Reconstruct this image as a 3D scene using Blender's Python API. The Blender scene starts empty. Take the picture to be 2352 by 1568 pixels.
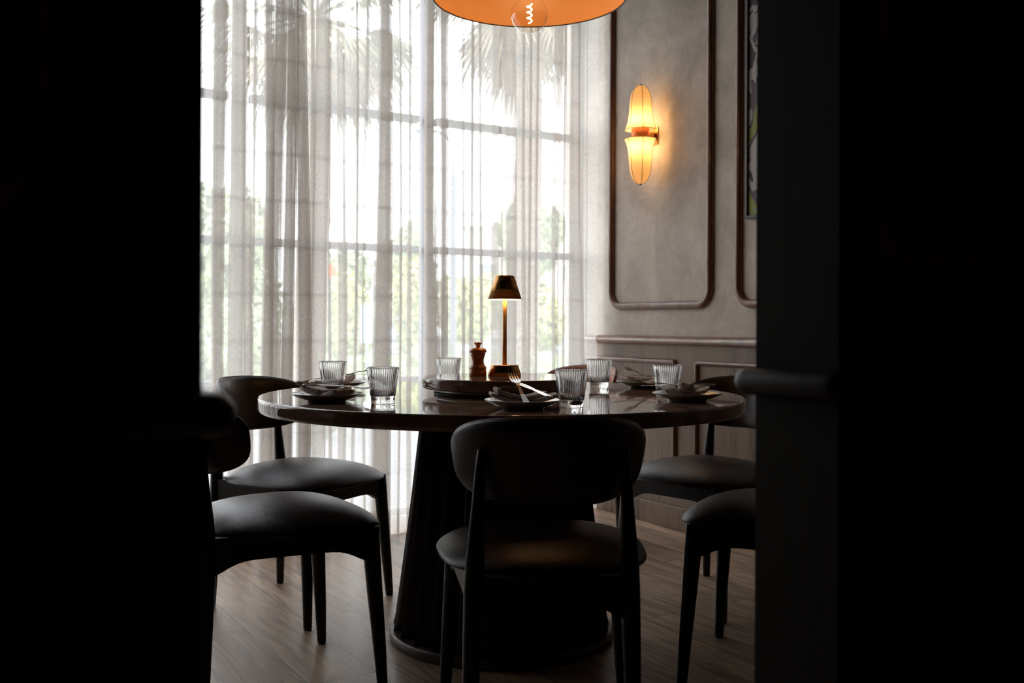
import bpy, bmesh, math, random
from mathutils import Vector, Matrix

rnd = random.Random(7)
PI = math.pi
SC = bpy.context.scene
COL = SC.collection

# ------------------------------------------------------------------ camera
cam_d = bpy.data.cameras.new('camera')
cam = bpy.data.objects.new('camera', cam_d)
COL.objects.link(cam)
cam_d.lens = 35.0
cam_d.sensor_width = 36.0
cam_d.shift_y = -0.0166
cam_d.clip_start = 0.02
cam_d.clip_end = 300
cam.matrix_world = Matrix.Translation((0, 0, 0.96)) @ Matrix.Rotation(math.radians(90), 4, 'X') @ Matrix.Rotation(math.radians(0.23), 4, 'Z')
cam_d.dof.use_dof = True
cam_d.dof.focus_distance = 2.85
cam_d.dof.aperture_fstop = 4.5
SC.camera = cam

# ------------------------------------------------------------------ world, exposure
W = bpy.data.worlds.new('world')
SC.world = W
W.use_nodes = True
wn = W.node_tree
wn.nodes.clear()
wo = wn.nodes.new('ShaderNodeOutputWorld')
wb = wn.nodes.new('ShaderNodeBackground')
wt = wn.nodes.new('ShaderNodeTexCoord')
wz = wn.nodes.new('ShaderNodeSeparateXYZ')
wr = wn.nodes.new('ShaderNodeValToRGB')
wn.links.new(wt.outputs['Generated'], wz.inputs[0])
wn.links.new(wz.outputs['Z'], wr.inputs['Fac'])
wr.color_ramp.elements[0].position = 0.0
wr.color_ramp.elements[0].color = (0.955, 0.985, 1.0, 1)
wr.color_ramp.elements[1].position = 0.7
wr.color_ramp.elements[1].color = (0.85, 0.90, 1.0, 1)
wn.links.new(wr.outputs['Color'], wb.inputs['Color'])
wb.inputs['Strength'].default_value = 6.6
wn.links.new(wb.outputs[0], wo.inputs[0])
SC.view_settings.view_transform = 'Standard'
SC.view_settings.look = 'None'
SC.view_settings.exposure = 0.12
SC.view_settings.gamma = 1.0
SC.view_settings.use_curve_mapping = False
SC.cycles.transparent_max_bounces = 40
SC.cycles.max_bounces = 12
SC.cycles.transmission_bounces = 12

# room axes: p runs along the window wall to the right, q runs towards the window
CA, SA = math.cos(math.radians(32)), math.sin(math.radians(32))
def P(p, q, z=0.0):
    return Vector((CA * p - SA * q, SA * p + CA * q, z))
ROT = math.radians(32)
P_R = 3.156      # right wall
P_L = -0.70      # left wall
Q_W = 4.33       # window plane
Q_C = 4.17       # curtain
Q_F = 0.955      # partition, dining side
Q_N = 0.8185     # partition, corridor side
Q_B = -2.2       # corridor rear wall
H = 3.1

# the sun / sky come in through the window; this portal only guides the sampling of the sky
pl = bpy.data.lights.new('window_portal', 'AREA')
pl.shape = 'RECTANGLE'
pl.size = 3.7
pl.size_y = 2.95
pl.cycles.is_portal = True
po = bpy.data.objects.new('window_portal', pl)
COL.objects.link(po)
zc = Vector((SA, -CA, 0)) * -1      # light shines along -Z of its own frame, i.e. into the room
xa = Vector((CA, SA, 0))
ya = zc.cross(xa)
mw = Matrix.Identity(4)
for i in range(3):
    mw[i][0] = xa[i]; mw[i][1] = ya[i]; mw[i][2] = zc[i]
mw.translation = P((P_R + P_L) / 2, Q_W + 0.10, 1.5)
po.matrix_world = mw

def point(name, loc, power, color, radius=0.02):
    l = bpy.data.lights.new(name, 'POINT')
    l.energy = power; l.color = color; l.shadow_soft_size = radius
    o = bpy.data.objects.new(name, l); COL.objects.link(o); o.location = loc
    return o

# ------------------------------------------------------------------ materials
def mat(name):
    m = bpy.data.materials.new(name); m.use_nodes = True
    nt = m.node_tree; nt.nodes.clear()
    out = nt.nodes.new('ShaderNodeOutputMaterial')
    return m, nt, out
def node(nt, t, **kw):
    n = nt.nodes.new(t)
    for k, v in kw.items():
        if k in n.inputs: n.inputs[k].default_value = v
        else: setattr(n, k, v)
    return n
def pbr(name, col, rough=0.5, metal=0.0, var=0.0, scale=20.0, stretch=(1, 1, 1), bump=0.0, spec=0.5, coat=0.0, rvar=0.0, detail=4, aniso=0.0):
    m, nt, out = mat(name)
    b = node(nt, 'ShaderNodeBsdfPrincipled')
    b.inputs['Base Color'].default_value = (*col, 1)
    b.inputs['Roughness'].default_value = rough
    b.inputs['Metallic'].default_value = metal
    b.inputs['Specular IOR Level'].default_value = spec
    b.inputs['Coat Weight'].default_value = coat
    if aniso:
        b.inputs['Anisotropic'].default_value = aniso
        tg = node(nt, 'ShaderNodeTangent'); tg.direction_type = 'RADIAL'; tg.axis = 'Z'
        nt.links.new(tg.outputs[0], b.inputs['Tangent'])
    nt.links.new(b.outputs[0], out.inputs[0])
    if var or bump or rvar:
        tc = node(nt, 'ShaderNodeTexCoord'); mp = node(nt, 'ShaderNodeMapping')
        mp.inputs['Scale'].default_value = stretch
        nt.links.new(tc.outputs['Object'], mp.inputs[0])
        nz = node(nt, 'ShaderNodeTexNoise'); nz.inputs['Scale'].default_value = scale; nz.inputs['Detail'].default_value = detail
        nt.links.new(mp.outputs[0], nz.inputs['Vector'])
        if var:
            r = node(nt, 'ShaderNodeValToRGB')
            r.color_ramp.elements[0].position = 0.3; r.color_ramp.elements[1].position = 0.7
            r.color_ramp.elements[0].color = tuple(c * (1 - var) for c in col) + (1,)
            r.color_ramp.elements[1].color = tuple(min(1, c * (1 + var)) for c in col) + (1,)
            nt.links.new(nz.outputs['Fac'], r.inputs[0]); nt.links.new(r.outputs[0], b.inputs['Base Color'])
        if bump:
            bp = node(nt, 'ShaderNodeBump'); bp.inputs['Strength'].default_value = bump; bp.inputs['Distance'].default_value = 0.01
            nt.links.new(nz.outputs['Fac'], bp.inputs['Height']); nt.links.new(bp.outputs[0], b.inputs['Normal'])
        if rvar:
            mr = node(nt, 'ShaderNodeMapRange')
            mr.inputs['To Min'].default_value = max(0.02, rough - rvar); mr.inputs['To Max'].default_value = rough + rvar
            nt.links.new(nz.outputs['Fac'], mr.inputs[0]); nt.links.new(mr.outputs[0], b.inputs['Roughness'])
    return m

def emit(name, col, s):
    m, nt, out = mat(name)
    e = node(nt, 'ShaderNodeEmission'); e.inputs[0].default_value = (*col, 1); e.inputs[1].default_value = s
    nt.links.new(e.outputs[0], out.inputs[0]); return m

def plaster_mat():
    m, nt, out = mat('trowelled_plaster')
    b = node(nt, 'ShaderNodeBsdfPrincipled'); b.inputs['Roughness'].default_value = 0.75
    tc = node(nt, 'ShaderNodeTexCoord')
    n1 = node(nt, 'ShaderNodeTexNoise'); n1.inputs['Scale'].default_value = 2.3; n1.inputs['Detail'].default_value = 8; n1.inputs['Distortion'].default_value = 1.2
    n2 = node(nt, 'ShaderNodeTexNoise'); n2.inputs['Scale'].default_value = 9; n2.inputs['Detail'].default_value = 10; n2.inputs['Distortion'].default_value = 2.5
    for n in (n1, n2): nt.links.new(tc.outputs['Object'], n.inputs['Vector'])
    mx = node(nt, 'ShaderNodeMath', operation='ADD'); nt.links.new(n1.outputs['Fac'], mx.inputs[0])
    mu = node(nt, 'ShaderNodeMath', operation='MULTIPLY'); mu.inputs[1].default_value = 0.45
    nt.links.new(n2.outputs['Fac'], mu.inputs[0]); nt.links.new(mu.outputs[0], mx.inputs[1])
    r = node(nt, 'ShaderNodeValToRGB'); r.color_ramp.elements[0].position = 0.50; r.color_ramp.elements[1].position = 0.95
    r.color_ramp.elements[0].color = (0.41, 0.36, 0.305, 1); r.color_ramp.elements[1].color = (0.64, 0.575, 0.50, 1)
    nt.links.new(mx.outputs[0], r.inputs[0]); nt.links.new(r.outputs[0], b.inputs['Base Color'])
    bp = node(nt, 'ShaderNodeBump'); bp.inputs['Strength'].default_value = 0.15; bp.inputs['Distance'].default_value = 0.01
    nt.links.new(n2.outputs['Fac'], bp.inputs['Height']); nt.links.new(bp.outputs[0], b.inputs['Normal'])
    nt.links.new(b.outputs[0], out.inputs[0]); return m

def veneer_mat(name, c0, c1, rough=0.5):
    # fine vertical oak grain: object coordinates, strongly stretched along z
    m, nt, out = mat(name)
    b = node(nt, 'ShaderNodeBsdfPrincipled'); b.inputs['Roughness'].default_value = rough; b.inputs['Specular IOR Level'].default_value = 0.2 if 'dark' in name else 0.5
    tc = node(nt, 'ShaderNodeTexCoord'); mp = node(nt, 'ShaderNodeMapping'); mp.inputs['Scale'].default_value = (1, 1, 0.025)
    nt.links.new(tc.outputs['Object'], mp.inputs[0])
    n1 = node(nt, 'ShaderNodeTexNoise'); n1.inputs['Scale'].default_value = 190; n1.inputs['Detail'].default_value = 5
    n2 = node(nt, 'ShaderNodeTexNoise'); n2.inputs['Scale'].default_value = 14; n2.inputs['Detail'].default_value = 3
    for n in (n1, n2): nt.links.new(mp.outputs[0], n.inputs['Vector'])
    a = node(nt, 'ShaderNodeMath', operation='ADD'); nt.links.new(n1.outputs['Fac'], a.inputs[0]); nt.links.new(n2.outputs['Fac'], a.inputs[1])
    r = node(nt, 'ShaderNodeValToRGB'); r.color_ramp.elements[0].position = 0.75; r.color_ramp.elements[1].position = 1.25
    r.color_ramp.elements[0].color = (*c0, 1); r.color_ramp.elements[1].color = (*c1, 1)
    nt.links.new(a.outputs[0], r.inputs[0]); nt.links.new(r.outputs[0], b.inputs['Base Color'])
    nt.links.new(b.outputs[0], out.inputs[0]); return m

def floor_mat():
    m, nt, out = mat('wide_oak_planks')
    b = node(nt, 'ShaderNodeBsdfPrincipled')
    tc = node(nt, 'ShaderNodeTexCoord'); mp = node(nt, 'ShaderNodeMapping')
    mp.inputs['Rotation'].default_value = (0, 0, -(ROT + PI / 2))   # plank length along q
    nt.links.new(tc.outputs['Object'], mp.inputs[0])
    br = node(nt, 'ShaderNodeTexBrick'); br.offset = 0.37; br.offset_frequency = 2
    br.inputs['Scale'].default_value = 1.0; br.inputs['Brick Width'].default_value = 1.55; br.inputs['Row Height'].default_value = 0.19
    br.inputs['Mortar Size'].default_value = 0.0016; br.inputs['Mortar Smooth'].default_value = 0.2
    br.inputs['Color1'].default_value = (0.0, 0, 0, 1); br.inputs['Color2'].default_value = (1, 1, 1, 1); br.inputs['Mortar'].default_value = (0.5, 0.5, 0.5, 1)
    nt.links.new(mp.outputs[0], br.inputs['Vector'])
    # grain
    mp2 = node(nt, 'ShaderNodeMapping'); mp2.inputs['Scale'].default_value = (1.2, 11, 1)
    nt.links.new(mp.outputs[0], mp2.inputs[0])
    off = node(nt, 'ShaderNodeVectorMath', operation='MULTIPLY_ADD')
    off.inputs[1].default_value = (7, 13, 5)
    nt.links.new(br.outputs['Color'], off.inputs[0]); nt.links.new(mp2.outputs[0], off.inputs[2])
    nz = node(nt, 'ShaderNodeTexNoise'); nz.inputs['Scale'].default_value = 2.4; nz.inputs['Detail'].default_value = 9; nz.inputs['Distortion'].default_value = 1.4
    nt.links.new(off.outputs[0], nz.inputs['Vector'])
    r = node(nt, 'ShaderNodeValToRGB')
    r.color_ramp.elements[0].position = 0.30; r.color_ramp.elements[0].color = (0.22, 0.140, 0.092, 1)
    r.color_ramp.elements[1].position = 0.72; r.color_ramp.elements[1].color = (0.64, 0.455, 0.31, 1)
    nt.links.new(nz.outputs['Fac'], r.inputs[0])
    tone = node(nt, 'ShaderNodeMapRange'); tone.inputs['To Min'].default_value = 0.72; tone.inputs['To Max'].default_value = 1.2
    nt.links.new(br.outputs['Color'], tone.inputs[0])
    sc = node(nt, 'ShaderNodeVectorMath', operation='SCALE'); nt.links.new(r.outputs[0], sc.inputs[0]); nt.links.new(tone.outputs[0], sc.inputs['Scale'])
    mx = node(nt, 'ShaderNodeMix', data_type='RGBA'); nt.links.new(br.outputs['Fac'], mx.inputs['Factor'])
    nt.links.new(sc.outputs[0], mx.inputs[6]); mx.inputs[7].default_value = (0.02, 0.013, 0.01, 1)
    nt.links.new(mx.outputs[2], b.inputs['Base Color'])
    rr = node(nt, 'ShaderNodeMapRange'); rr.inputs['To Min'].default_value = 0.30; rr.inputs['To Max'].default_value = 0.46
    nt.links.new(nz.outputs['Fac'], rr.inputs[0]); nt.links.new(rr.outputs[0], b.inputs['Roughness'])
    bp = node(nt, 'ShaderNodeBump'); bp.inputs['Strength'].default_value = 0.25; bp.inputs['Distance'].default_value = 0.004; bp.invert = True
    ad = node(nt, 'ShaderNodeMath', operation='MULTIPLY_ADD'); ad.inputs[1].default_value = -0.25
    nt.links.new(nz.outputs['Fac'], ad.inputs[0]); nt.links.new(br.outputs['Fac'], ad.inputs[2])
    nt.links.new(ad.outputs[0], bp.inputs['Height']); nt.links.new(bp.outputs[0], b.inputs['Normal'])
    nt.links.new(b.outputs[0], out.inputs[0]); return m

def sheer_mat():
    # woven voile: holes between threads (transparent) and threads that scatter and pass light
    m, nt, out = mat('sheer_linen_voile')
    tc = node(nt, 'ShaderNodeTexCoord'); sp = node(nt, 'ShaderNodeSeparateXYZ')
    nt.links.new(tc.outputs['Object'], sp.inputs[0])
    # double drawn-thread line every 0.2 m of drop
    zo = node(nt, 'ShaderNodeMath', operation='SUBTRACT'); zo.inputs[1].default_value = 0.085; nt.links.new(sp.outputs['Z'], zo.inputs[0])
    mo = node(nt, 'ShaderNodeMath', operation='PINGPONG'); mo.inputs[1].default_value = 0.1
    nt.links.new(zo.outputs[0], mo.inputs[0])
    d1 = node(nt, 'ShaderNodeMath', operation='SUBTRACT'); d1.inputs[1].default_value = 0.0042; nt.links.new(mo.outputs[0], d1.inputs[0])
    d2 = node(nt, 'ShaderNodeMath', operation='ABSOLUTE'); nt.links.new(d1.outputs[0], d2.inputs[0])
    ln = node(nt, 'ShaderNodeMath', operation='LESS_THAN'); ln.inputs[1].default_value = 0.0006; nt.links.new(d2.outputs[0], ln.inputs[0])
    hem = node(nt, 'ShaderNodeMath', operation='LESS_THAN'); hem.inputs[1].default_value = 0.115; nt.links.new(sp.outputs['Z'], hem.inputs[0])
    uv = node(nt, 'ShaderNodeUVMap'); mp = node(nt, 'ShaderNodeMapping'); mp.inputs['Scale'].default_value = (520, 60, 1)
    nt.links.new(uv.outputs[0], mp.inputs[0])
    nz = node(nt, 'ShaderNodeTexNoise'); nz.inputs['Scale'].default_value = 1.0; nz.inputs['Detail'].default_value = 3
    nt.links.new(mp.outputs[0], nz.inputs['Vector'])
    mr = node(nt, 'ShaderNodeMapRange'); mr.inputs['From Min'].default_value = 0.3; mr.inputs['From Max'].default_value = 0.7
    mr.inputs['To Min'].default_value = 0.42; mr.inputs['To Max'].default_value = 0.70
    nt.links.new(nz.outputs['Fac'], mr.inputs[0])
    a = node(nt, 'ShaderNodeMath', operation='MULTIPLY_ADD'); a.inputs[1].default_value = 0.22
    nt.links.new(ln.outputs[0], a.inputs[0]); nt.links.new(mr.outputs[0], a.inputs[2])
    a2 = node(nt, 'ShaderNodeMath', operation='MULTIPLY_ADD', use_clamp=True); a2.inputs[1].default_value = 0.2
    nt.links.new(hem.outputs[0], a2.inputs[0]); nt.links.new(a.outputs[0], a2.inputs[2])
    dk = node(nt, 'ShaderNodeMix', data_type='RGBA'); nt.links.new(ln.outputs[0], dk.inputs['Factor'])
    dk.inputs[6].default_value = (0.88, 0.835, 0.79, 1); dk.inputs[7].default_value = (0.40, 0.39, 0.38, 1)
    tr = node(nt, 'ShaderNodeBsdfTransparent')
    df = node(nt, 'ShaderNodeBsdfDiffuse'); df.inputs[0].default_value = (0.60, 0.55, 0.50, 1)
    tl = node(nt, 'ShaderNodeBsdfTranslucent'); tl.inputs[0].default_value = (0.88, 0.835, 0.79, 1)
    nt.links.new(dk.outputs[2], tl.inputs[0])
    m1 = node(nt, 'ShaderNodeMixShader'); m1.inputs[0].default_value = 0.5
    nt.links.new(df.outputs[0], m1.inputs[1]); nt.links.new(tl.outputs[0], m1.inputs[2])
    m2 = node(nt, 'ShaderNodeMixShader'); nt.links.new(a2.outputs[0], m2.inputs[0])
    nt.links.new(tr.outputs[0], m2.inputs[1]); nt.links.new(m1.outputs[0], m2.inputs[2])
    nt.links.new(m2.outputs[0], out.inputs[0]); return m

def pane_mat(name, tint=(1, 1, 1), refl=1.0, rough=0.0):
    m, nt, out = mat(name)
    tr = node(nt, 'ShaderNodeBsdfTransparent'); tr.inputs[0].default_value = (*tint, 1)
    gl = node(nt, 'ShaderNodeBsdfGlossy'); gl.inputs['Roughness'].default_value = rough
    fr = node(nt, 'ShaderNodeFresnel'); fr.inputs[0].default_value = 1.5
    mu = node(nt, 'ShaderNodeMath', operation='MULTIPLY'); mu.inputs[1].default_value = refl
    ge = node(nt, 'ShaderNodeNewGeometry'); inv = node(nt, 'ShaderNodeMath', operation='SUBTRACT'); inv.inputs[0].default_value = 1.0
    nt.links.new(ge.outputs['Backfacing'], inv.inputs[1])
    m0 = node(nt, 'ShaderNodeMath', operation='MULTIPLY'); nt.links.new(fr.outputs[0], m0.inputs[0]); nt.links.new(inv.outputs[0], m0.inputs[1])
    nt.links.new(m0.outputs[0], mu.inputs[0])
    mx = node(nt, 'ShaderNodeMixShader'); nt.links.new(mu.outputs[0], mx.inputs[0])
    nt.links.new(tr.outputs[0], mx.inputs[1]); nt.links.new(gl.outputs[0], mx.inputs[2])
    nt.links.new(mx.outputs[0], out.inputs[0]); return m

def glass_mat():
    m, nt, out = mat('clear_tumbler_glass')
    g = node(nt, 'ShaderNodeBsdfGlass'); g.inputs['Roughness'].default_value = 0.0; g.inputs['IOR'].default_value = 1.48
    g.inputs['Color'].default_value = (0.975, 0.975, 0.975, 1)
    nt.links.new(g.outputs[0], out.inputs[0]); return m

def shade_fabric():
    m, nt, out = mat('cream_silk_shade')
    tl = node(nt, 'ShaderNodeBsdfTranslucent'); tl.inputs[0].default_value = (0.95, 0.72, 0.40, 1)
    df = node(nt, 'ShaderNodeBsdfDiffuse'); df.inputs[0].default_value = (0.85, 0.70, 0.52, 1)
    mx = node(nt, 'ShaderNodeMixShader'); mx.inputs[0].default_value = 0.4
    nt.links.new(tl.outputs[0], mx.inputs[1]); nt.links.new(df.outputs[0], mx.inputs[2])
    nt.links.new(mx.outputs[0], out.inputs[0]); return m

def stone_mat():
    m, nt, out = mat('polished_brown_stone')
    b = node(nt, 'ShaderNodeBsdfPrincipled'); b.inputs['Roughness'].default_value = 0.035; b.inputs['IOR'].default_value = 1.62
    tc = node(nt, 'ShaderNodeTexCoord')
    n1 = node(nt, 'ShaderNodeTexNoise'); n1.inputs['Scale'].default_value = 5; n1.inputs['Detail'].default_value = 9; n1.inputs['Distortion'].default_value = 1.6
    nt.links.new(tc.outputs['Object'], n1.inputs['Vector'])
    r = node(nt, 'ShaderNodeValToRGB'); r.color_ramp.elements[0].position = 0.35; r.color_ramp.elements[1].position = 0.68
    r.color_ramp.elements[0].color = (0.15, 0.085, 0.06, 1); r.color_ramp.elements[1].color = (0.33, 0.215, 0.165, 1)
    e = r.color_ramp.elements.new(0.5); e.color = (0.22, 0.135, 0.10, 1)
    nt.links.new(n1.outputs['Fac'], r.inputs[0]); nt.links.new(r.outputs[0], b.inputs['Base Color'])
    nt.links.new(b.outputs[0], out.inputs[0]); return m

def napkin_mat():
    m, nt, out = mat('striped_linen_napkin')
    b = node(nt, 'ShaderNodeBsdfPrincipled'); b.inputs['Roughness'].default_value = 0.85
    tc = node(nt, 'ShaderNodeTexCoord'); sp = node(nt, 'ShaderNodeSeparateXYZ'); nt.links.new(tc.outputs['Object'], sp.inputs[0])
    mo = node(nt, 'ShaderNodeMath', operation='PINGPONG'); mo.inputs[1].default_value = 0.012; nt.links.new(sp.outputs['Y'], mo.inputs[0])
    lt = node(nt, 'ShaderNodeMath', operation='LESS_THAN'); lt.inputs[1].default_value = 0.0022; nt.links.new(mo.outputs[0], lt.inputs[0])
    mx = node(nt, 'ShaderNodeMix', data_type='RGBA'); nt.links.new(lt.outputs[0], mx.inputs['Factor'])
    mx.inputs[6].default_value = (0.66, 0.57, 0.54, 1); mx.inputs[7].default_value = (0.30, 0.23, 0.21, 1)
    nt.links.new(mx.outputs[2], b.inputs['Base Color'])
    nt.links.new(b.outputs[0], out.inputs[0]); return m

def art_mat():
    m, nt, out = mat('abstract_painting')
    b = node(nt, 'ShaderNodeBsdfPrincipled'); b.inputs['Roughness'].default_value = 0.6
    tc = node(nt, 'ShaderNodeTexCoord')
    n = node(nt, 'ShaderNodeTexNoise'); n.inputs['Scale'].default_value = 2.6; n.inputs['Detail'].default_value = 3; n.inputs['Distortion'].default_value = 1.0
    nt.links.new(tc.outputs['Object'], n.inputs['Vector'])
    r = node(nt, 'ShaderNodeValToRGB'); r.color_ramp.interpolation = 'CONSTANT'
    cols = [(0, (0.05, 0.03, 0.04)), (0.42, (0.42, 0.38, 0.36)), (0.47, (0.10, 0.06, 0.08)), (0.52, (0.22, 0.26, 0.04)), (0.57, (0.30, 0.27, 0.26)), (0.62, (0.09, 0.06, 0.08))]
    r.color_ramp.elements[0].color = (*cols[0][1], 1); r.color_ramp.elements[1].position = cols[1][0]; r.color_ramp.elements[1].color = (*cols[1][1], 1)
    for p_, c_ in cols[2:]:
        e = r.color_ramp.elements.new(p_); e.color = (*c_, 1)
    nt.links.new(n.outputs['Fac'], r.inputs[0]); nt.links.new(r.outputs[0], b.inputs['Base Color'])
    nt.links.new(b.outputs[0], out.inputs[0]); return m

M = dict(
    plaster=plaster_mat(),
    veneer=veneer_mat('oak_veneer', (0.075, 0.045, 0.028), (0.195, 0.125, 0.080)),
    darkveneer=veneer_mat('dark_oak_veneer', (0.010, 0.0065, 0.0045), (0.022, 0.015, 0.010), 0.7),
    floor=floor_mat(),
    ceiling=pbr('ceiling_paint', (0.07, 0.055, 0.045), 0.9),
    corridor=pbr('corridor_paint', (0.06, 0.035, 0.028), 0.8),
    walnut=pbr('walnut_moulding', (0.15, 0.062, 0.032), 0.30, var=0.35, scale=30, stretch=(1, 1, 0.1), coat=0.3),
    sheer=sheer_mat(),
    pane=pane_mat('window_glass', (0.97, 0.98, 0.98), 0.9),
    bulbglass=pane_mat('bulb_glass', (0.97, 0.93, 0.86), 2.0),
    steel_frame=pbr('window_frame_paint', (0.16, 0.16, 0.165), 0.5),
    glass=glass_mat(),
    stone=stone_mat(),
    darkwood=pbr('dark_stained_wood', (0.014, 0.008, 0.006), 0.42, var=0.3, scale=25, stretch=(1, 1, 0.1)),
    basewood=pbr('brown_base_wood', (0.065, 0.042, 0.030), 0.4, var=0.3, scale=10),
    jambrail=pbr('dark_walnut_rail', (0.020, 0.012, 0.008), 0.5),
    blackwood=pbr('black_stained_wood', (0.006, 0.004, 0.003), 0.40, spec=0.35),
    leather=pbr('dark_brown_leather', (0.024, 0.0105, 0.0075), 0.36, spec=0.38, bump=0.10, scale=260, detail=2, rvar=0.05),
    leatherwarm=pbr('rust_brown_leather', (0.34, 0.10, 0.04), 0.42, bump=0.10, scale=260, detail=2),
    brass=pbr('brushed_brass', (0.62, 0.31, 0.10), 0.22, metal=1.0, aniso=0.8),
    copper=pbr('hammered_copper', (0.72, 0.23, 0.09), 0.42, metal=0.7, var=0.25, scale=55, bump=0.1),
    beech=pbr('orange_stained_beech', (0.46, 0.135, 0.035), 0.22, coat=0.5, var=0.15, scale=14, stretch=(1, 1, 0.2)),
    crown=pbr('copper_knob', (0.75, 0.30, 0.16), 0.2, metal=1.0),
    ceramic=pbr('grey_stoneware', (0.36, 0.34, 0.32), 0.22, coat=0.3),
    steel=pbr('polished_steel', (0.62, 0.60, 0.58), 0.16, metal=1.0),
    napkin=napkin_mat(),
    brass_satin=pbr('satin_brass', (0.70, 0.36, 0.12), 0.5, metal=0.85),
    alu=pbr('grey_aluminium', (0.5, 0.5, 0.5), 0.35, metal=0.6),
    rubber=pbr('black_rubber', (0.012, 0.012, 0.012), 0.5),
    pend_out=pbr('pendant_outer_lacquer', (0.42, 0.13, 0.04), 0.4),
    pend_in=pbr('pendant_orange_inside', (0.92, 0.50, 0.23), 0.35),
    silk=shade_fabric(),
    wire=pbr('dark_wire', (0.06, 0.035, 0.02), 0.5),
    bulb=emit('warm_bulb', (1.0, 0.64, 0.28), 60),
    filament=emit('glowing_filament', (1.0, 0.62, 0.22), 110),
    led=emit('warm_led_disc', (1.0, 0.62, 0.30), 8),
    art=art_mat(),
    frame=pbr('black_picture_frame', (0.012, 0.010, 0.010), 0.4),
    paving=pbr('pale_paving', (0.16, 0.155, 0.15), 0.9, var=0.15, scale=1.2),
    lawn=pbr('lawn', (0.20, 0.27, 0.09), 0.95, var=0.4, scale=1.0),
    asphalt=pbr('asphalt', (0.30, 0.30, 0.31), 0.9, var=0.1, scale=2),
    trunk=pbr('palm_trunk', (0.19, 0.14, 0.105), 0.95, var=0.5, scale=12, stretch=(1, 1, 4), bump=0.8),
    frond=pbr('palm_frond', (0.22, 0.21, 0.10), 0.7, var=0.4, scale=3),
    deadfrond=pbr('dry_palm_frond', (0.30, 0.235, 0.15), 0.8, var=0.3, scale=3),
    leafy=pbr('yellow_green_leaves', (0.52, 0.54, 0.24), 0.8, var=0.4, scale=3),
    leafdeep=pbr('green_leaves', (0.36, 0.42, 0.24), 0.8, var=0.4, scale=2),
    agave=pbr('pale_green_blade', (0.27, 0.34, 0.20), 0.35, var=0.25, scale=5),
    render_cream=pbr('cream_render', (0.72, 0.68, 0.60), 0.9, var=0.05, scale=0.6),
    roofing=pbr('grey_roofing', (0.42, 0.40, 0.38), 0.8),
    window_far=pbr('far_window_glass', (0.16, 0.19, 0.22), 0.15),
    car_silver=pbr('silver_car_paint', (0.38, 0.42, 0.50), 0.3, metal=0.3, coat=0.6),
    car_white=pbr('white_car_paint', (0.75, 0.76, 0.78), 0.3, coat=0.6),
    tyre=pbr('tyre', (0.02, 0.02, 0.02), 0.8),
    post=pbr('post_paint', (0.16, 0.18, 0.20), 0.5),
    signblue=pbr('pale_blue_panel', (0.45, 0.60, 0.85), 0.5),
    signred=pbr('orange_red_panel', (0.75, 0.12, 0.03), 0.5),
)

# ------------------------------------------------------------------ mesh helpers
def obj(name, bm, m, parent=None, smooth=False, normals=True):
    if normals: bmesh.ops.recalc_face_normals(bm, faces=bm.faces)
    me = bpy.data.meshes.new(name); bm.to_mesh(me); bm.free()
    for mm in (m if isinstance(m, (list, tuple)) else [m]): me.materials.append(mm)
    if smooth:
        for f in me.polygons: f.use_smooth = True
    o = bpy.data.objects.new(name, me); COL.objects.link(o)
    if parent is not None: o.parent = parent
    return o
def thing(name, label, cat, loc=(0, 0, 0), rz=0.0, group=None, rot=None):
    o = bpy.data.objects.new(name, None); COL.objects.link(o); o.location = loc
    o.rotation_euler = rot if rot else (0, 0, rz); o.empty_display_size = 0.1
    o['label'] = label; o['category'] = cat
    if group: o['group'] = group
    return o
def tag(o, label, cat, group=None):
    o['label'] = label; o['category'] = cat
    if group: o['group'] = group
    return o
def struct(name, bm, m, smooth=False, parent=None):
    o = obj(name, bm, m, parent, smooth)
    if parent is None: o['kind'] = 'structure'
    return o
def box(bm, c, s, rz=0.0, mi=0, bevel=0.0):
    ret = bmesh.ops.create_cube(bm, size=1.0)
    vs = ret['verts']
    mtx = Matrix.Translation(c) @ Matrix.Rotation(rz, 4, 'Z') @ Matrix.Diagonal((*s, 1))
    bmesh.ops.transform(bm, matrix=mtx, verts=vs)
    if bevel:
        es = list({e for v in vs for e in v.link_edges})
        bmesh.ops.bevel(bm, geom=es, offset=bevel, segments=3, profile=0.5, affect='EDGES')
    for v in vs:
        if v.is_valid:
            for f in v.link_faces: f.material_index = mi
def pbox(bm, p0, p1, q0, q1, z0, z1, bevel=0.0):
    box(bm, P((p0 + p1) / 2, (q0 + q1) / 2, (z0 + z1) / 2), (abs(p1 - p0), abs(q1 - q0), z1 - z0), ROT, 0, bevel)
def lathe(bm, prof, n=48, flute=None, cap0=True, cap1=True, c=(0, 0, 0)):
    rings = []
    for r, z in prof:
        ring = []
        for i in range(n):
            a = 2 * PI * i / n
            rr = r * (1 + (flute(a, r, z) if flute else 0))
            ring.append(bm.verts.new((c[0] + rr * math.cos(a), c[1] + rr * math.sin(a), c[2] + z)))
        rings.append(ring)
    for k in range(len(rings) - 1):
        for i in range(n):
            j = (i + 1) % n
            bm.faces.new((rings[k][i], rings[k][j], rings[k + 1][j], rings[k + 1][i]))
    if cap0: bm.faces.new(list(reversed(rings[0])))
    if cap1: bm.faces.new(rings[-1])
    return rings
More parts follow.
